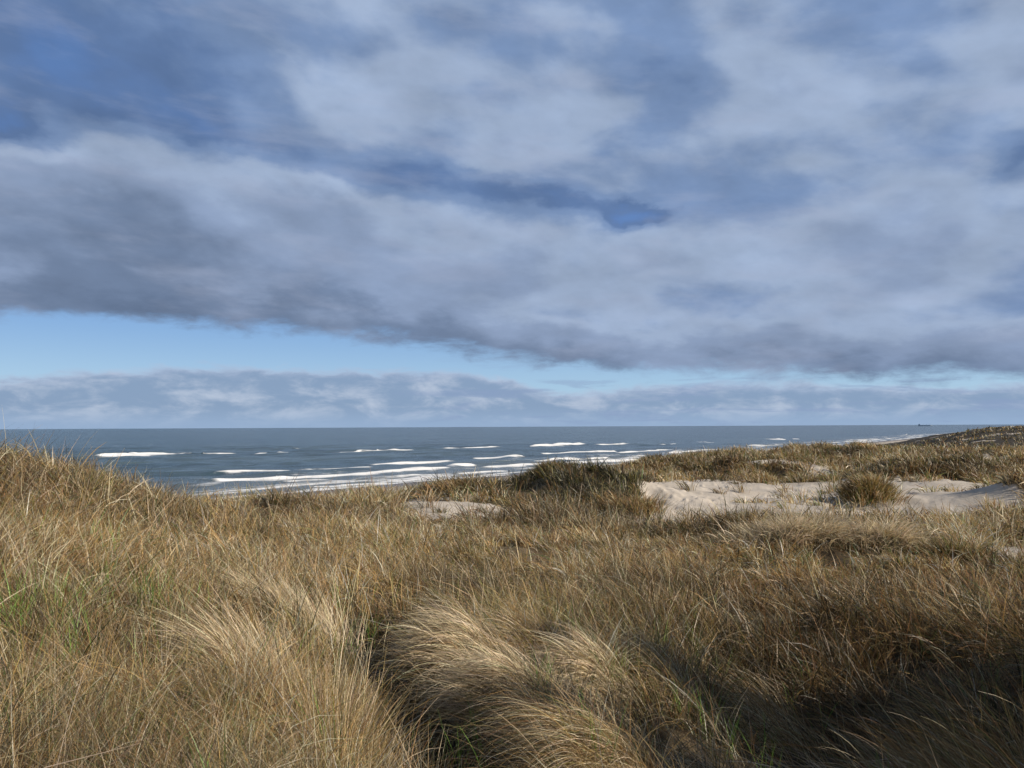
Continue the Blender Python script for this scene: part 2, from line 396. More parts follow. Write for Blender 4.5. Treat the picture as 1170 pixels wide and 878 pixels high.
def terrain_material():
    m, t = new_mat('dune_sand')
    tc = t.n('ShaderNodeTexCoord').outputs['Object']
    s = t.n('ShaderNodeAttribute', attribute_name='sand').outputs['Fac']
    wet = t.n('ShaderNodeAttribute', attribute_name='wet').outputs['Fac']
    n1 = t.noise(tc, .35, 6, .6); n2 = t.noise(tc, 5.0, 6, .65); n3 = t.noise(tc, 60.0, 3, .6)
    c = t.mix(t.rng(n1, .35, .68), (.43, .39, .34, 1), (.52, .475, .42, 1))
    c = t.mix(t.m('MULTIPLY', t.rng(n2, .55, .75), .35), c, (.30, .24, .17, 1))
    litter = t.mix(t.rng(n2, .4, .65), (.06, .045, .028, 1), (.13, .095, .055, 1))
    litter = t.mix(t.m('MULTIPLY', t.rng(n3, .5, .7), .5), litter, (.26, .2, .12, 1))
    litter = t.mix(t.m('MULTIPLY', t.rng(n1, .5, .65), .4), litter, (.10, .10, .04, 1))
    litter = t.mix(t.n('ShaderNodeAttribute', attribute_name='ground_shade').outputs['Fac'], litter, t.mix(n2, (.02, .017, .012, 1), (.055, .045, .03, 1)))  # shade of the hollows and headland painted into the ground colour
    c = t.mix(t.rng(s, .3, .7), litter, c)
    c = t.mix(wet, c, (.15, .125, .10, 1))
    b = t.n('ShaderNodeBump', ins={'Strength': .6, 'Distance': .12, 'Height': t.noise(tc, 1.6, 5, .6)})
    b2 = t.n('ShaderNodeBump', ins={'Strength': .5, 'Distance': .03, 'Height': n2, 'Normal': b.outputs[0]})
    p = t.n('ShaderNodeBsdfPrincipled', ins={'Base Color': c, 'Roughness': t.rng(wet, 0, 1, .9, .35), 'Normal': b2.outputs[0], 'Specular IOR Level': .25})
    t.t.links.new(p.outputs[0], t.n('ShaderNodeOutputMaterial').inputs[0])
    return m
V = np.stack([X, Y, Z], -1).reshape(-1, 3)
wet = (1 - sstep(6, 26, T_IN + 3 * fbm(X * .05, Y * .05, 12, 3))).ravel()
# the apex under the camera
Vc = np.vstack([V, [[0, 0, float(Z[:, 0].mean())]]])
Q = grid_quads(NA, NR)
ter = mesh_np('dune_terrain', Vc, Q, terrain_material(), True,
              {'ground_shade': np.append(np.maximum(sstep(.3, .7, hollow(X, Y)), sstep(220, 300, Y)).ravel(), 0), 'sand': np.append(gsm(S_GRID, 1.0, 0).ravel(), 0), 'wet': np.append(wet, 0)})
bm = bmesh.new(); bm.from_mesh(ter.data); bm.verts.ensure_lookup_table()
apex = bm.verts[len(V)]
for i in range(NA - 1):
    bm.faces.new((bm.verts[i * NR], bm.verts[(i + 1) * NR], apex)).smooth = True
bm.to_mesh(ter.data); bm.free()
tag(ter, kind='structure')

# ----------------------------------------------------------------- sea
BREAK = [  # (x, y) ends in view, crest height m, foam reach m, strength
 [(110, 522), (150, 520.5), (196, 519), 2.6, 20, 1.5], [(75, 524), (112, 522), .9, 6, .35],
 [(196, 519), (232, 519.5), (276, 518.5), 1.1, 4, .55], [(294, 518.5), (305, 518.5), .8, 6, 1], [(316, 517.5), (331, 517.5), .9, 7, 1], [(383, 517.5), (430, 515.5), (479, 514.5), 1.0, 8, .8],
 [(503, 513.5), (570, 511), 1.0, 7, .75], [(608, 510.5), (640, 508.5), (666, 507.5), 1.6, 14, 1.2], [(681, 508.5), (727, 507), 1.3, 12, .9], [(753, 508), (780, 507), .9, 8, .7],
 [(798, 505), (815, 506), 1.1, 12, .9], [(887, 501.5), (896, 503), 1.6, 14, 1], [(903, 502), (914, 502), 1.2, 10, .8], [(1033, 497), (1038, 497.5), 2.6, 16, 1.3],
 [(1078, 496), (1086, 496), 2.0, 20, .9], [(1075, 491), (1090, 491), 1.6, 20, .7], [(960, 492), (975, 492), 1.2, 14, .5], [(700, 499), (720, 499), 1.0, 14, .4], [(330, 513), (350, 513.5), .8, 10, .4],
 [(560, 502), (575, 502), 1.0, 12, .3], [(830, 497.5), (850, 497.3), 1.0, 12, .4],
 [(236, 551), (320, 546.5), (420, 541), (495, 536), .9, 9, 1.2], [(270, 548), (330, 544), .7, 5, .8], [(322, 552.5), (384, 549), .5, 5, .9], [(350, 557), (400, 555), .4, 4, .8],
 [(510, 532.5), (546, 531.5), 1.1, 8, 1.2], [(558, 534), (620, 530), (700, 527), (785, 523), 1.0, 10, 1.3], [(610, 527), (660, 524.5), 1.2, 12, 1.2], [(660, 525), (740, 521), .9, 7, .6],
 [(380, 555), (450, 552), .4, 4.5, .9], [(475, 550.5), (530, 546.5), (590, 543), .4, 5, 1.1], [(440, 557.5), (480, 555), .3, 3, .9], [(515, 541.5), (580, 538), .6, 6, .85],
 [(582, 537), (690, 531), .6, 6, .8], [(688, 536), (742, 529), .4, 6, .8], [(395, 548), (440, 545.5), .5, 4, .7], [(440, 545.5), (520, 541.5), .5, 4, .6], [(590, 541), (650, 537.5), .3, 4, .5],
 [(740, 527.5), (800, 520), .6, 8, .8], [(425, 531), (522, 527.5), .9, 7, .9], [(325, 539), (425, 534.5), .9, 7, .8], [(615, 519), (705, 516), .9, 8, .8], [(235, 542), (335, 537.5), .9, 6, .8], [(702, 517.5), (765, 514), .9, 8, .8], [(540, 524), (600, 522), .9, 8, .9], [(450, 538), (512, 535), .7, 6, 1.0], [(760, 518), (830, 514), .9, 9, .8], [(850, 510), (930, 508), .9, 10, .7]]
nd = 680
rs = np.concatenate([np.linspace(150, 900, nd, endpoint=False), np.exp(np.linspace(math.log(900), math.log(60000), 170))])
asea = np.concatenate([np.linspace(-math.pi, R(-40), 60, endpoint=False), np.linspace(R(-40), R(40), 950), np.linspace(R(40), math.pi, 61)[1:]])
SX = np.sin(asea)[:, None] * rs[None]; SY = np.cos(asea)[:, None] * rs[None]
t_ = -inland(SX, SY); s_ = along(SX, SY)
warp = fbm(s_ * .006, t_ * .012, 21, 3) * 26
swell = np.zeros_like(SX)
for L, A, sd_, ang in ((46, .30, 1, 0.0), (27, .16, 5, .18), (17, .11, 8, -.25), (11, .07, 11, .1), (7, .045, 15, -.15)):
    ph = ((t_ * math.cos(ang) + s_ * math.sin(ang)) + warp) * 2 * math.pi / L + 6 * fbm(s_ * .02, t_ * .02, 60 + sd_, 2)
    env = .5 + .7 * vnoise(s_ * 1.1 / L * .4, t_ * .5 / L, 90 + sd_)
    fade = np.clip(1.6 - rs / (L * 45), 0, 1)[None]
    w_ = np.sin(ph); swell += A * env * fade * (w_ + .35 * w_ * w_)
swell *= (sstep(0, 60, t_) * .9 + .1) * 1.5
foam = np.zeros_like(SX)
jag = fbm(s_ * .09, t_ * .05, 71, 3)
for b in BREAK:
    pts = [on_sea(*p) for p in b[:-3]]; hgt, reach, stg = b[-3:]
    for (x1, y1), (x2, y2) in zip(pts[:-1], pts[1:]):
        dx, dy = x2 - x1, y2 - y1; Ls = math.hypot(dx, dy); ux, uy = dx / Ls, dy / Ls
        cx, cy = (x1 + x2) / 2, (y1 + y2) / 2
        near = (np.abs(SX - cx) < Ls * .8 + 80) & (np.abs(SY - cy) < abs(dy) * .8 + 80 + reach)
        ii = np.where(near)
        qx, qy = SX[ii] - x1, SY[ii] - y1
        u = qx * ux + qy * uy
        v = qx * -uy + qy * ux + jag[ii] * reach * .5       # positive = out to sea
        un = u / Ls; inner = 1.0
        first = (x1, y1) == pts[0]; last = (x2, y2) == pts[-1]
        ends = np.ones_like(u)
        es = min(12, Ls * .25)
        ends *= sstep(-es * .5, es, u) if first else (u >= 0)
        ends *= (1 - sstep(Ls - es, Ls + es * .5, u)) if last else (u < Ls)
        # steep shoreward face, long back
        prof = np.where(v > 0, np.exp(-(v / (3.2 * hgt + 2)) ** 2), np.exp(-(v / (1.2 * hgt + .8)) ** 2))
        hm = .75 + .35 * fbm(u * .05, v * 0, 33, 3)
        swell[ii] += hgt * prof * ends * hm
        ff = np.where(v > 0, np.exp(-(v / (reach * .22)) ** 2), np.exp(-(v / (reach * .9)) ** 2)) * ends * stg * ((.25 if stg < .75 else .75) + (1.25 if stg < .75 else .6) * sstep(.2, .7, vnoise(u * .07 + 3.1 * x1, v * .12, 35)) * (.6 + .6 * vnoise(u * .4, v * .3, 36)))
        foam[ii] = np.maximum(foam[ii], ff)
# thin wash close to the shore
wash = 1.25 * sstep(130, 5, t_) * sstep(-6, 4, t_) * np.clip(.25 + .75 * fbm(s_ * .02, t_ * .09 + .8 * fbm(s_ * .03, t_ * .03, 43, 2), 44, 4), 0, 1) * 1.0
foam = np.maximum(foam, wash)
runup = np.exp(-((t_ - 3 - 5 * fbm(s_ * .02, t_ * 0, 47, 3)) / 3.0) ** 2) * .9
foam = np.maximum(foam, runup)
far_caps = sstep(.50, .75, fbm(s_ * .035, t_ * .10, 49, 3)) * sstep(200, 500, t_) * .35
foam = np.maximum(foam, far_caps * np.clip(1.5 - rs / 2500, 0, 1)[None])
def sea_material():
    m, t = new_mat('sea_water')
    tc = t.n('ShaderNodeTexCoord').outputs['Object']
    mp = t.n('ShaderNodeMapping', ins={'Vector': tc, 'Rotation': (0, 0, math.atan2(CD[1], CD[0])), }).outputs[0]
    # across-coast coordinate first
    rot = t.n('ShaderNodeVectorRotate', rotation_type='Z_AXIS', ins={'Vector': tc, 'Angle': -math.atan2(CD[1], CD[0]) + .25}).outputs[0]
    st = t.vm('MULTIPLY', rot, (.35, 1.0, 1.0))
    w1 = t.noise(st, .22, 6, .62, .4); w2 = t.noise(st, 1.1, 5, .6, .3); big = t.noise(t.vm('MULTIPLY', rot, (.25, 1, 1)), .012, 5, .6, .5)
    bp = t.n('ShaderNodeBump', ins={'Strength': 1.0, 'Distance': 1.6, 'Height': w1})
    bp2 = t.n('ShaderNodeBump', ins={'Strength': .8, 'Distance': .35, 'Height': w2, 'Normal': bp.outputs[0]})
    fo = t.n('ShaderNodeAttribute', attribute_name='foam').outputs['Fac']
    sh = t.n('ShaderNodeAttribute', attribute_name='shoal').outputs['Fac']
    fn = t.noise(t.vm('MULTIPLY', rot, (.35, 1, 1)), .22, 7, .68, .8)
    fm = t.rng(t.m('ADD', fo, t.m('MULTIPLY', t.m('SUBTRACT', fn, .5), 1.6)), .26, .80)
    mid = t.noise(t.vm('MULTIPLY', rot, (.15, 1, 1)), .05, 6, .6, .6)
    c = t.mix(t.rng(big, .35, .65), (.035, .068, .090, 1), (.070, .110, .125, 1))
    c = t.mix(t.m('MULTIPLY', t.rng(mid, .50, .62), .8), c, (.020, .040, .048, 1))
    c = t.mix(t.m('MULTIPLY', sh, .8), c, (.15, .165, .155, 1))
    p = t.n('ShaderNodeBsdfPrincipled', ins={'Base Color': c, 'Roughness': .22, 'Normal': bp2.outputs[0], 'IOR': 1.33, 'Specular IOR Level': .5})
    fb = t.n('ShaderNodeBump', ins={'Strength': .6, 'Distance': .4, 'Height': fn})
    fd = t.n('ShaderNodeBsdfPrincipled', ins={'Base Color': (.86, .88, .90, 1), 'Roughness': .8, 'Normal': fb.outputs[0], 'Subsurface Weight': 0.0})
    mx = t.n('ShaderNodeMixShader', ins={0: fm, 1: p.outputs[0], 2: fd.outputs[0]})
    t.t.links.new(mx.outputs[0], t.n('ShaderNodeOutputMaterial').inputs[0])
    return m
SV = np.stack([SX, SY, swell], -1).reshape(-1, 3)
sea = mesh_np('sea', SV, grid_quads(len(asea), len(rs)), sea_material(), True, {'foam': foam.ravel(), 'shoal': sstep(110, 5, t_).ravel()})
tag(sea, kind='structure')

# ----------------------------------------------------------------- grass
def blade_material(name, trans=.25):
    m, t = new_mat(name)
    c = t.n('ShaderNodeAttribute', attribute_name='tint').outputs['Color']
    tc = t.n('ShaderNodeTexCoord').outputs['Object']
    n = t.noise(tc, 9.0, 3, .6)
    hs = t.n('ShaderNodeHueSaturation', ins={'Hue': .5, 'Saturation': 1.0, 'Value': t.rng(n, .3, .7, .8, 1.2), 'Fac': 1.0, 'Color': c}).outputs[0]
    p = t.n('ShaderNodeBsdfPrincipled', ins={'Base Color': hs, 'Roughness': .42, 'Specular IOR Level': .5})
    tr = t.n('ShaderNodeBsdfTranslucent', ins={'Color': hs})
    mx = t.n('ShaderNodeMixShader', ins={0: trans, 1: p.outputs[0], 2: tr.outputs[0]})
    t.t.links.new(mx.outputs[0], t.n('ShaderNodeOutputMaterial').inputs[0])
    return m
GRASS = blade_material('marram_blade', .36)

def blades(root, L, phi, th0, th1, width, tint, segs, twist=None, power=1.0):
    """ribbons that leave the ground tilted th0 towards phi and bend to th1 at the tip"""
    N = len(root)
    s = np.linspace(0, 1, segs + 1)
    th = th0[:, None] + (th1 - th0)[:, None] * s[None] ** power
    mid = (th[:, 1:] + th[:, :-1]) / 2
    ds = (L / segs)[:, None]
    hx, hy = np.cos(phi)[:, None], np.sin(phi)[:, None]
    swerve = rng.normal(0, .18, (N, 1)) * s[None, 1:]
    hx2 = hx - hy * swerve; hy2 = hy + hx * swerve
    out = np.zeros((N, segs + 1, 3))
    out[:, 1:, 0] = np.cumsum(np.sin(mid) * hx2 * ds, 1)
    out[:, 1:, 1] = np.cumsum(np.sin(mid) * hy2 * ds, 1)
    out[:, 1:, 2] = np.cumsum(np.cos(mid) * ds, 1)
    out += root[:, None]
    if twist is None: twist = rng.uniform(-1.3, 1.3, N)
    ct, stw = np.cos(twist)[:, None], np.sin(twist)[:, None]
    # side = horizontal perpendicular, turned about the blade
    sx = -hy * ct + stw * np.cos(th) * hx; sy = hx * ct + stw * np.cos(th) * hy; sz = -stw * np.sin(th)
    side = np.stack([sx + 0 * th, sy + 0 * th, sz], -1)
    w = (np.minimum(1, .55 + 1.4 * s) * (1 - s ** 2.2) + .12)[None] * width[:, None] * .5
    V = np.stack([out - side * w[..., None], out + side * w[..., None]], 2).reshape(-1, 3)
    b = (np.arange(N) * (segs + 1) * 2)[:, None, None]; k = np.arange(segs)[None, :, None] * 2
    Q = (b + k + np.array([0, 1, 3, 2])[None, None]).reshape(-1, 4)
    # dead tips and a paler sheath are properties of the leaf itself
    C = np.repeat(tint[:, None], segs + 1, 1)
    C = np.repeat(C[:, :, None], 2, 2).reshape(-1, 3)
    return V, Q, C

PALE = np.array([.68, .575, .40]); TAN = np.array([.43, .315, .16]); GOLD = np.array([.40, .265, .10]); BROWN = np.array([.19, .115, .055])
OLIVE = np.array([.21, .195, .07]); GREEN = np.array([.085, .15, .035]); RUST = np.array([.27, .145, .058]); GREY = np.array([.27, .22, .155])
BUSH_SHADE = np.array([.045, .043, .022])  # dark bush leaves; also stands in for shade in hollows and on the rise
PAL = np.stack([PALE, TAN, GOLD, BROWN, OLIVE, GREEN, RUST, GREY, BUSH_SHADE])
def tints(n, w, jit=.16):
    w = np.asarray(w, float)
    if w.ndim == 1 and len(w) < 9: w = np.append(w, 0)
    if w.ndim == 1: w = np.repeat(w[None], n, 0)
    cw = np.cumsum(w / w.sum(1, keepdims=True), 1)
    k = (rng.random((n, 1)) > cw).sum(1).clip(0, len(PAL) - 1)
    c = PAL[k] * (1 + rng.normal(0, jit, (n, 1))) * (1 + rng.normal(0, .04, (n, 3)))
    return np.clip(c, .01, .8)

def weights(x, y):
    """share of each leaf colour over the ground, in patches"""
    a = 1.4 * fbm(x * .35, y * .35, 101, 3); b = 1.4 * fbm(x * .6 + 9, y * .6, 111, 3); g = fbm(x * .9, y * .9, 121, 2)
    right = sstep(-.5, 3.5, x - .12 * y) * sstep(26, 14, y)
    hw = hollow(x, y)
    w = np.stack([.26 + .4 * np.clip(a, 0, 1), .34 + 0 * a, .16 + .3 * np.clip(b, 0, 1), .10 + .3 * np.clip(-a, 0, 1),
                  .12 + .5 * np.clip(-b, 0, 1), .03 + .25 * np.clip(g - .15, 0, 1), .05 + .2 * np.clip(b * -a * 4, 0, 1), .12 + 0 * a, .04 + .25 * np.clip(fbm(x * .12 + 4, y * .12, 181, 3), 0, 1)], 1)
    w[:, 0] *= 1 - .75 * right; w[:, 2] *= 1 + .6 * right; w[:, 3] *= 1 + 2.6 * right; w[:, 6] *= 1 + 4.5 * right; w[:, 7] *= 1 - .6 * right; w[:, 8] += 1.0 * right; w[:, 1] *= 1 - .25 * right  # browner and rustier at right, plus a dark tint standing in for shade
    w[:, 8] += 1.5 * hw; w[:, 0] *= 1 - .8 * hw  # shade of the hollows put into darker leaf colours
    fr = sstep(45, 80, y)
    w[:, 4] *= 1 + .9 * fr; w[:, 3] *= 1 + .5 * fr
    # the bushy rise and the headland: their shade put into darker leaf colours
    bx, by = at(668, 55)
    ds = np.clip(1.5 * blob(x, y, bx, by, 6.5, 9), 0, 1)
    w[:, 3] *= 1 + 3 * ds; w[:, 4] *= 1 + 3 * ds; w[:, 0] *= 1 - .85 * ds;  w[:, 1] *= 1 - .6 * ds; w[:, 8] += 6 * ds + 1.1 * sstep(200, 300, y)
    # lighter straw apron just before the small sand patch
    return w

def field(n_clump, per, d0, d1, a0, a1, mode, clump_r, Lm, wmin, wk, segs, seed, lean=1.0):
    a = rng.uniform(a0, a1, n_clump)
    r = rng.uniform(d0, d1, n_clump) if mode == 'lin' else np.exp(rng.uniform(math.log(d0), math.log(d1), n_clump))
    cx, cy = np.sin(a) * r, np.cos(a) * r
    cz = height(cx, cy)
    keep = (visible(cx, cy, cz, 1.1) | (rng.random(n_clump) < .12)) & (inland(cx, cy) > 56)
    sa = sand_amount(cx, cy, cz)
    keep &= (sa < .5) | (rng.random(n_clump) < .03)
    fq = 1.1 if d0 < 5 else (.55 if d0 < 30 else .22)
    keep &= vnoise(cx * fq, cy * fq, 191) * .6 + vnoise(cx * fq * 2.3, cy * fq * 2.3, 192) * .4 > (.31 if d0 < 30 else .20) + .09 * rng.random(n_clump)
    if d0 < 30: keep &= rng.random(n_clump) > np.clip(hollow(cx, cy) * 1.9 - .2, 0, .985)
    cx, cy, cz = cx[keep], cy[keep], cz[keep]; n = len(cx)
    cs = rng.uniform(.6, 1.3, n) * (.85 + .45 * fbm(cx * .35, cy * .35, 131, 3)); cb = rng.normal(0, .22, n)
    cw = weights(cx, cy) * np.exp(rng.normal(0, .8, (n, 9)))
    cb = cb + .75 * fbm(cx * fq * .5, cy * fq * .5, 195, 3) + .3 * fbm(cx * fq * 1.7, cy * fq * 1.7, 196, 2)
    dirn = math.pi + 1.7 * fbm(cx * .45, cy * .45, 141, 3) + rng.normal(0, .7, n)
    leanf = lean * (.55 + .6 * vnoise(cx * .6, cy * .6, 151))
    k = rng.poisson(per, n)
    idx = np.repeat(np.arange(n), k); N = len(idx)
    off = rng.normal(0, 1, (N, 2)); rr = clump_r * cs[idx]
    x = cx[idx] + off[:, 0] * rr; y = cy[idx] + off[:, 1] * rr
    z = height(x, y) - .02
    # outward fan plus wind
    vx = off[:, 0] * .55 + np.cos(dirn[idx]) * leanf[idx] * 1.1 + rng.normal(0, .22, N)
    vy = off[:, 1] * .55 + np.sin(dirn[idx]) * leanf[idx] * 1.1 + rng.normal(0, .22, N)
    phi = np.arctan2(vy, vx); mag = np.hypot(vx, vy)
    bx, by = at(668, 55)
    cs = cs * (1 + .15 * blob(cx, cy, bx, by, 6.5, 9))
    L = Lm * cs[idx] * np.clip(rng.lognormal(-.05, .36, N), .3, 1.8)
    th0 = np.clip(.10 + .18 * mag + rng.normal(0, .1, N), 0, 1.1)
    sag = rng.normal(0, .4, n)
    th1 = np.clip(th0 + .65 + sag[idx] + .55 * mag + rng.normal(0, .28, N), th0, 2.4)
    stray = rng.random(N) < .15
    phi = np.where(stray, rng.uniform(0, 2 * math.pi, N), phi); th1 = np.where(stray, th0 + (th1 - th0) * .45, th1); L = np.where(stray, L * 1.12, L)
    dist = np.hypot(x, y)
    w = np.maximum(wmin, wk * dist) * np.clip(rng.lognormal(-.08, .32, N), .5, 2.2)
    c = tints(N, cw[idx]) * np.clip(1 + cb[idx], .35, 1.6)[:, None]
    return blades(np.stack([x, y, z], 1), L, phi, th0, th1, w, np.clip(c, .01, .7), segs)

def join(parts):
    V, Q, C, n = [], [], [], 0
    for v, q, c in parts:
        V.append(v); Q.append(q + n); C.append(c); n += len(v)
    return np.concatenate(V), np.concatenate(Q), np.concatenate(C)

A1 = R(38)
near = [field(3300, 85, 1.6, 10.5, -A1, A1, 'lin', .10, .46, .0026, .00062, 6, 1, 1.25),
        field(2600, 14, 1.6, 9.5, -A1, A1, 'lin', .10, .34, .0036, .0008, 4, 1, .8)]
mid = [field(6600, 58, 10, 34, -A1, A1, 'log', .19, .50, .004, .00066, 4, 2, 1.1), field(4000, 14, 9, 34, -A1, A1, 'log', .2, .36, .004, .0009, 3, 2, .7)]
far = [field(7500, 40, 32, 78, -A1, A1, 'log', .36, .80, .02, .00075, 3, 3, .6), field(5500, 44, 76, 155, 0.05, A1, 'log', .6, .85, .02, .0007, 3, 3, .45),
       field(5000, 9, 150, 650, R(8), A1, 'log', .9, 1.0, .1, .0007, 2, 3, .5)]
side = [field(2600, 22, 2.0, 16, A1, R(100), 'lin', .12, .6, .006, .001, 4, 4, 1.0), field(1300, 20, 2.0, 18, -R(75), -A1, 'lin', .14, .6, .006, .001, 4, 4, 1.0)]
def mk(name, parts, label, cat):
    V, Q, C = join(parts)
    print(name, len(Q))
    o = mesh_np(name, V, Q, GRASS, True, {'tint': C})
    return tag(o, label, cat, kind='stuff')
mk('marram_grass', near + side, 'dry straw coloured marram grass filling the slope in front', 'grass')
mk('dune_grass', mid, 'matted dry grass over the middle dunes', 'grass')
mk('distant_dune_grass', far, 'olive and brown grass on the dunes around the bare sand', 'grass')

# fresh green shoots low among the dead leaves
def shoots(n):
    a = rng.uniform(-A1, A1, n); r = rng.uniform(2.5, 12, n); x, y = np.sin(a) * r, np.cos(a) * r
    px = 585 + F * np.tan(a)
    p = np.clip(.25 + 1.3 * fbm(x * .8, y * .8, 171, 2), 0, 1) * np.where(px < 420, 1, .35)
    k = rng.random(n) < p; x, y = x[k], y[k]
    cnt = rng.integers(3, 9, len(x)); i = np.repeat(np.arange(len(x)), cnt); N = len(i)
    X_ = x[i] + rng.normal(0, .035, N); Y_ = y[i] + rng.normal(0, .035, N); z = height(X_, Y_)
    th0 = np.abs(rng.normal(.12, .12, N))
    return blades(np.stack([X_, Y_, z], 1), rng.uniform(.32, .62, N), rng.uniform(0, 2 * math.pi, N), th0, th0 + rng.uniform(.1, .7, N),
                  rng.uniform(.005, .008, N), np.clip(np.array([.19, .33, .07]) * (1 + rng.normal(0, .22, (N, 1))), .01, .6), 5)
mk('green_shoots', [shoots(2200)], 'fresh green shoots low among the dry grass', 'grass')

# ----------------------------------------------------------------- single tussocks
def tussock(px, D, n, rx, ry, L, lean, dirn, w, wt, label, segs=7, droop=1.0, width=.0052, group=None, rise=0.0, spread=.5):
    cx, cy = at(px, D); cz = float(height(np.array([cx]), np.array([cy]))[0])
    off = rng.normal(0, .5, (n, 2)); x = cx + off[:, 0] * rx; y = cy + off[:, 1] * ry
    z = height(x, y) + rise * np.exp(-(off ** 2).sum(1) * 1.2)
    lock = vnoise(x / max(rx, ry) * 4.5, y / max(rx, ry) * 4.5, int(px) + 5)
    vx = off[:, 0] * spread + math.cos(dirn) * lean + rng.normal(0, .22, n); vy = off[:, 1] * spread + math.sin(dirn) * lean + rng.normal(0, .22, n)
    phi = np.arctan2(vy, vx) + (lock - .5) * 1.5; mag = np.hypot(vx, vy)
    Ls = L * np.clip(rng.lognormal(-.05, .22, n), .4, 1.5) * (.75 + .5 * lock)
    th0 = np.clip(.12 + .25 * mag + rng.normal(0, .1, n), 0, 1.2); th1 = th0 + droop * (.7 + .45 * mag + rng.normal(0, .25, n))
    c = tints(n, wt, .14) * (.8 + .4 * lock)[:, None]
    V, Q, C = blades(np.stack([x - cx, y - cy, z - .02 - cz], 1), Ls, phi, th0, np.clip(th1, 0, 2.5), rng.uniform(.7, 1.25, n) * max(width * (.72 if D < 12 else 1), .0007 * D), c, segs)
    o = mesh_np('grass_tussock', V, Q, GRASS, True, {'tint': C})
    o.location = (cx, cy, cz)
    return tag(o, label, 'grass tussock', group or 'grass tussocks standing out from the dune grass')
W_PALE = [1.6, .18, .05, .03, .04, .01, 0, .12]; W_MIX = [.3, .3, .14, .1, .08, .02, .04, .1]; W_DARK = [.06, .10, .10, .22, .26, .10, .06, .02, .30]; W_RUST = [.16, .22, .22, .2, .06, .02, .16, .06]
PI = math.pi
tussock(535, 9.0, 1900, .45, .45, .66, 1.15, PI - .10, 0, W_PALE, 'pale tussock bowed over the dark hollow left of centre', droop=1.15)
tussock(585, 7.7, 2000, .45, .40, .62, 1.0, PI + .10, 0, W_PALE, 'bleached tussock combed left, in front of the one bowed over the hollow', droop=1.15)
tussock(625, 9.3, 1700, .50, .40, .60, .9, PI - .35, 0, W_MIX, 'straw and olive tussock behind the bleached combed one', droop=1.0)
tussock(680, 8.2, 1900, .45, .42, .62, 1.1, PI - .05, 0, W_PALE, 'pale arching tussock right of the bleached combed one', droop=1.15)
tussock(755, 8.7, 1300, .42, .38, .62, 1.0, PI - .25, 0, W_MIX, 'mixed brown and straw tussock where the pale tufts meet the shade', droop=1.1)
tussock(640, 6.7, 1400, .36, .34, .55, 1.0, PI + .25, 0, W_MIX, 'small drooping tussock at the rim of the lower black gully', droop=1.2)
tussock(715, 5.9, 2600, .6, .45, .66, 1.05, PI + .15, 0, W_MIX, 'tan matted tussock at the bottom edge, below the pale swept ones', droop=1.15)
tussock(300, 6.9, 1500, .32, .30, .74, 1.0, PI - .35, 0, W_PALE, 'pale fan shaped tuft arching up left on the near left slope', droop=.8)
tussock(345, 10.2, 1400, .55, .40, .70, .8, PI - .4, 0, W_PALE, 'bleached feathery tuft right above the fan shaped tuft', droop=.8)
tussock(855, 9.5, 600, .50, .35, .66, 1.0, PI - .2, 0, W_MIX, 'thin straw tuft catching light above the dark hollow on the right', droop=1.0)
tussock(965, 6.4, 420, .9, .7, .80, 1.0, PI - .1, 0, W_MIX, 'sparse long bent leaves crossing the dark hollow, lower right', droop=1.0)
tussock(880, 8.6, 900, .7, .6, .6, .9, PI - .2, 0, [.25, .2, .1, .2, .1, .03, .1, .05, .2], 'brown and straw tuft at the far side of the dark hollow', droop=1.0)
tussock(820, 6.3, 420, .6, .5, .75, 1.1, PI - .2, 0, W_MIX, 'loose grey straw leaves bent left over the near edge of the dark hollow', droop=1.0)
tussock(1040, 7.6, 500, .7, .6, .8, .9, PI - .1, 0, W_RUST, 'loose reddish leaves standing at the right side of the dark hollow', droop=.9)
tussock(1125, 6.0, 1300, .45, .4, .72, .7, PI - .3, 0, W_RUST, 'rusty brown tuft at the lower right corner', droop=.8)
tussock(385, 6.0, 1300, .35, .40, .6, .3, PI / 2, 0, W_MIX, 'upright tan and green tuft left of the black gully at the bottom', droop=.7)
tussock(905, 26.0, 3400, 1.6, .8, .9, .3, -PI / 2, 0, W_PALE, 'pale overhanging grass clump on the ridge in front of the sand', droop=1.3, segs=5)
tussock(1010, 25.5, 2600, 1.2, .7, .9, .3, -PI / 2, 0, W_PALE, 'hanging straw clump next to the dark bush on the front ridge', droop=1.3, segs=5)
tussock(1080, 24.5, 2600, .9, .7, .85, .4, PI, 0, W_DARK, 'dark olive clump before the small bare patch at right', droop=.9, segs=5)
tussock(990, 60, 3400, 1.7, 1.4, 1.0, .15, PI, 0, [.12, .2, .2, .15, .25, .03, .05, .02, .08], 'round olive brown hummock of grass alone on the bare sand', droop=.8, segs=4, spread=.7, rise=.6)
tussock(718, 46, 1800, 1.6, 1.4, 1.0, .2, PI, 0, [.1, .2, .3, .2, .15, .02, .12, .02], 'rusty grass clump overhanging the left end of the bare sand', droop=1.0, segs=4)
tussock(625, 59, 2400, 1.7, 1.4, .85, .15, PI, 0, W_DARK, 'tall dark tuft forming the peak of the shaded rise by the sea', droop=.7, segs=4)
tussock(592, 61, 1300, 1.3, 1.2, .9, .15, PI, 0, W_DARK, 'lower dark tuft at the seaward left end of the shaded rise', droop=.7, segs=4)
tussock(520, 49, 1200, 1.5, 1.0, .8, .2, PI, 0, W_RUST, 'brown tuft on the seaward edge of the small sand patch', droop=.9, segs=4)

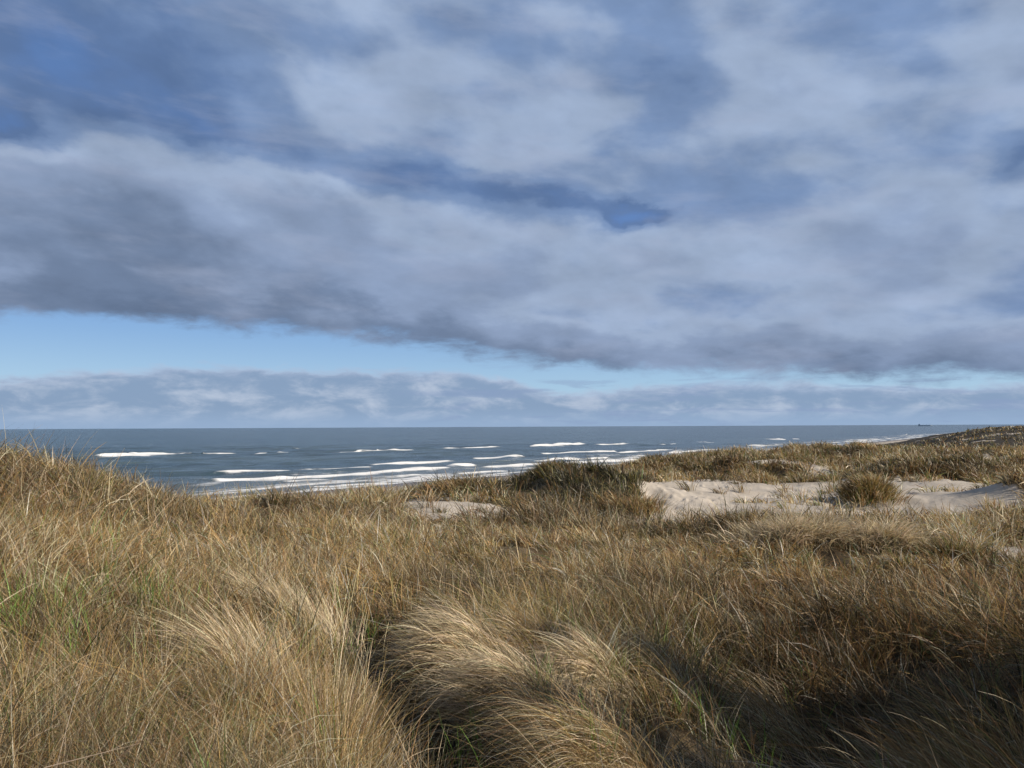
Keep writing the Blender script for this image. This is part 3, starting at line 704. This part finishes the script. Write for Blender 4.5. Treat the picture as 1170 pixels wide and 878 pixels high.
# ----------------------------------------------------------------- people on the beach
def simple_mat(name, col, rough=.7, n=0.12):
    m, t = new_mat(name)
    tc = t.n('ShaderNodeTexCoord').outputs['Object']
    v = t.rng(t.noise(tc, 7.0, 4, .6), .3, .7, 1 - n, 1 + n)
    c = t.n('ShaderNodeHueSaturation', ins={'Value': v, 'Color': (*col, 1)}).outputs[0]
    p = t.n('ShaderNodeBsdfPrincipled', ins={'Base Color': c, 'Roughness': rough})
    t.t.links.new(p.outputs[0], t.n('ShaderNodeOutputMaterial').inputs[0])
    return m
SKIN = simple_mat('skin', (.42, .26, .19), .5, .03); DARKC = simple_mat('dark_jacket', (.018, .02, .028)); TROU = simple_mat('dark_trousers', (.022, .022, .028)); HAIRM = simple_mat('brown_hair', (.05, .03, .02))
BLUEC = simple_mat('slate_jacket', (.03, .045, .065)); BOOT = simple_mat('black_boot', (.01, .01, .01), .4)

def skin_mesh(name, verts, edges, radii, mat, parent=None, root=0, sub=2):
    me = bpy.data.meshes.new(name); me.from_pydata(verts, edges, [])
    o = bpy.data.objects.new(name, me); COL.objects.link(o)
    sk = o.modifiers.new('skin', 'SKIN'); sk.use_smooth_shade = True
    for v, r_ in zip(me.skin_vertices[0].data if len(me.skin_vertices) else [], radii): v.radius = r_ if isinstance(r_, tuple) else (r_, r_)
    if not len(me.skin_vertices):
        bm = bmesh.new(); bm.from_mesh(me); lay = bm.verts.layers.skin.verify()
        for i, v in enumerate(bm.verts):
            r_ = radii[i]; v[lay].radius = r_ if isinstance(r_, tuple) else (r_, r_); v[lay].use_root = (i == root)
        bm.to_mesh(me); bm.free()
    o.modifiers.new('sub', 'SUBSURF').levels = sub
    o.modifiers['sub'].render_levels = sub
    dg = bpy.context.evaluated_depsgraph_get(); ev = o.evaluated_get(dg)
    me2 = bpy.data.meshes.new_from_object(ev); o.modifiers.clear(); o.data = me2
    me2.materials.clear(); me2.materials.append(mat)
    for p in me2.polygons: p.use_smooth = True
    if parent: o.parent = parent
    return o

def person(px, py, label, jac, stride=.16, turn=0.0, dog=False):
    x, y = on_sea(px, py)
    z = 0.0
    e = bpy.data.objects.new('person', None); COL.objects.link(e)
    a = np.arctan2(x, y); z = max(float(height(np.array([x]), np.array([y]))[0]), 0.0) + .02
    e.location = (x, y, z - .02); e.rotation_euler = (0, 0, turn)
    tag(e, label, 'person', 'people walking along the water')
    s = stride
    v = [(0, 0, .98), (0, 0, 1.18), (0, .01, 1.38), (0, .01, 1.50), (0, .02, 1.58), (0, .03, 1.68), (0, .03, 1.75),
         (.10, 0, .92), (.11, s * .6, .50), (.11, s, .08), (.11, s + .14, .03), (-.10, 0, .92), (-.11, -s * .4, .50), (-.11, -s * 1.3, .10), (-.11, -s * 1.3 + .13, .03),
         (.19, 0, 1.42), (.24, -.05, 1.14), (.25, .08, .90), (.25, .12, .80), (-.19, 0, 1.42), (-.24, .05, 1.14), (-.25, .16, .92), (-.25, .20, .83)]
    ed = [(0, 1), (1, 2), (2, 3), (3, 4), (4, 5), (5, 6), (0, 7), (7, 8), (8, 9), (9, 10), (0, 11), (11, 12), (12, 13), (13, 14), (2, 15), (15, 16), (16, 17), (17, 18), (2, 19), (19, 20), (20, 21), (21, 22)]
    rd = [(.13, .10), (.12, .09), (.15, .10), .055, .07, (.085, .10), (.06, .07), .09, .06, .042, .03, .09, .06, .042, .03, .06, .042, .032, .025, .06, .042, .032, .025]
    skin_mesh('body', v, ed, rd, SKIN, e)
    jv = [(0, 0, .86), (0, 0, 1.0), (0, 0, 1.2), (0, .01, 1.42), (.2, 0, 1.42), (.25, -.05, 1.14), (.26, .08, .92), (-.2, 0, 1.42), (-.25, .05, 1.14), (-.26, .16, .94), (0, .01, 1.53)]
    skin_mesh('jacket', jv, [(0, 1), (1, 2), (2, 3), (3, 4), (4, 5), (5, 6), (3, 7), (7, 8), (8, 9), (3, 10)], [(.19, .14), (.18, .13), (.165, .12), (.18, .125), .08, .06, .05, .08, .06, .05, .075], jac, e)
    tv = [(0, 0, .97), (.10, 0, .9), (.115, s * .6, .50), (.115, s, .12), (-.10, 0, .9), (-.115, -s * .4, .50), (-.115, -s * 1.3, .14)]
    skin_mesh('trousers', tv, [(0, 1), (1, 2), (2, 3), (0, 4), (4, 5), (5, 6)], [(.15, .12), .105, .08, .06, .105, .08, .06], TROU, e)
    for sx, sy in ((.11, s), (-.11, -s * 1.3)):
        skin_mesh('boot', [(sx, sy, .14), (sx, sy, .05), (sx, sy + .16, .04)], [(0, 1), (1, 2)], [.06, .055, .045], BOOT, e, sub=1)
    skin_mesh('hair', [(0, .0, 1.60), (0, .0, 1.70), (0, .02, 1.78)], [(0, 1), (1, 2)], [.075, (.095, .10), .06], HAIRM, e, sub=1)
    return e
person(563, 545.0, 'person in dark clothes walking through the wash close to shore', DARKC, .18, 1.3)
person(581.5, 541.3, 'fainter slate clad person standing in the shallow wash, farther off', BLUEC, .08, -.4)

# ----------------------------------------------------------------- post by the dune path
def wood_post(px, D):
    m, t = new_mat('weathered_wood')
    tc = t.n('ShaderNodeTexCoord').outputs['Object']
    g = t.noise(t.vm('MULTIPLY', tc, (30, 30, 3)), 1.0, 5, .6)
    c = t.mix(g, (.05, .035, .02, 1), (.13, .095, .06, 1))
    p = t.n('ShaderNodeBsdfPrincipled', ins={'Base Color': c, 'Roughness': .85}); t.t.links.new(p.outputs[0], t.n('ShaderNodeOutputMaterial').inputs[0])
    bm = bmesh.new(); rings = []
    for zz, r_ in ((-.3, .10), (0, .10), (.6, .098), (1.30, .095), (1.36, .085), (1.38, .04)):
        rings.append([bm.verts.new((math.cos(i * PI / 6) * r_ * (1 + .06 * math.sin(3 * i)), math.sin(i * PI / 6) * r_, zz + .02 * zz * math.sin(i))) for i in range(12)])
    for a, b in zip(rings[:-1], rings[1:]):
        for i in range(12): bm.faces.new((a[i], a[(i + 1) % 12], b[(i + 1) % 12], b[i]))
    bm.faces.new(rings[-1])
    me = bpy.data.meshes.new('wooden_post'); bm.to_mesh(me); bm.free(); me.materials.append(m)
    o = bpy.data.objects.new('wooden_post', me); COL.objects.link(o)
    x, y = at(px, D); o.location = (x, y, float(height(np.array([x]), np.array([y]))[0])); o.rotation_euler = (.04, .05, 0)
    tag(o, 'dark weathered post standing in grass by the crest where the sand begins', 'post')
wood_post(710, 66)

# ----------------------------------------------------------------- ship on the horizon
def ship(px, D):
    e = bpy.data.objects.new('cargo_ship', None); COL.objects.link(e)
    x, y = at(px, D); e.location = (x, y, 0); e.rotation_euler = (0, 0, R(-28))
    tag(e, 'faint grey cargo ship on the horizon above the far dune', 'ship')
    hull_m = simple_mat('ship_hull_hazed', (.42, .52, .64)); sup_m = simple_mat('ship_house_hazed', (.50, .58, .68)); fun_m = simple_mat('funnel_hazed', (.42, .50, .60))  # pale blue-grey colours with the distance haze painted in
    def part(name, bm, mat, parent=e):
        me = bpy.data.meshes.new(name); bmesh.ops.recalc_face_normals(bm, faces=bm.faces); bm.to_mesh(me); bm.free(); me.materials.append(mat)
        o = bpy.data.objects.new(name, me); COL.objects.link(o); o.parent = parent; return o
    bm = bmesh.new(); secs = []
    for xx, hw, zt in ((-82, 10, 12), (-78, 12, 11.5), (-40, 13, 11), (30, 13, 11), (60, 11, 12), (76, 5, 13.5), (84, .6, 14.5)):
        secs.append([bm.verts.new(p) for p in ((xx, -hw, zt), (xx, -hw * .95, 2), (xx - 2, -hw * .5, -3), (xx - 2, hw * .5, -3), (xx, hw * .95, 2), (xx, hw, zt))])
    for a, b in zip(secs[:-1], secs[1:]):
        for i in range(6): bm.faces.new((a[i], a[(i + 1) % 6], b[(i + 1) % 6], b[i]))
    bm.faces.new(secs[0]); bm.faces.new(secs[-1])
    part('hull', bm, hull_m)
    def box(bm, x0, x1, w, z0, z1):
        r = bmesh.ops.create_cube(bm, size=1); bmesh.ops.scale(bm, vec=(x1 - x0, w, z1 - z0), verts=r['verts']); bmesh.ops.translate(bm, vec=((x0 + x1) / 2, 0, (z0 + z1) / 2), verts=r['verts'])
    bm = bmesh.new(); box(bm, -74, -56, 22, 11, 18); box(bm, -73, -58, 18, 18.1, 24); box(bm, -71, -60, 24, 24.1, 27.5); bmesh.ops.bevel(bm, geom=bm.edges[:], offset=.4, segments=1)
    part('bridge_house', bm, sup_m)
    bm = bmesh.new(); r = bmesh.ops.create_cone(bm, segments=12, radius1=3, radius2=2.4, depth=10, cap_ends=True); bmesh.ops.translate(bm, vec=(-77.5, 0, 22), verts=r['verts']); part('funnel', bm, fun_m)
    for xx in (-25, 12, 48):
        bm = bmesh.new(); r = bmesh.ops.create_cone(bm, segments=8, radius1=1.6, radius2=1.0, depth=15, cap_ends=True); bmesh.ops.translate(bm, vec=(xx, 0, 18.5), verts=r['verts'])
        r = bmesh.ops.create_cube(bm, size=1); bmesh.ops.scale(bm, vec=(22, 1.4, 1.4), verts=r['verts']); bmesh.ops.rotate(bm, matrix=Matrix.Rotation(R(-14), 3, 'Y'), verts=r['verts']); bmesh.ops.translate(bm, vec=(xx + 10, 0, 24), verts=r['verts'])
        part('deck_crane', bm, fun_m)
    bm = bmesh.new(); r = bmesh.ops.create_cone(bm, segments=8, radius1=.7, radius2=.3, depth=9, cap_ends=True); bmesh.ops.translate(bm, vec=(-66, 0, 32), verts=r['verts']); part('mast', bm, fun_m)
ship(1057, 10500)

# ----------------------------------------------------------------- render settings
scene.render.engine = 'CYCLES'
cy = scene.cycles
cy.use_denoising = True
cy.max_bounces = 6; cy.diffuse_bounces = 3; cy.glossy_bounces = 2; cy.transmission_bounces = 2; cy.transparent_max_bounces = 2
cy.use_adaptive_sampling = True; cy.adaptive_threshold = .02
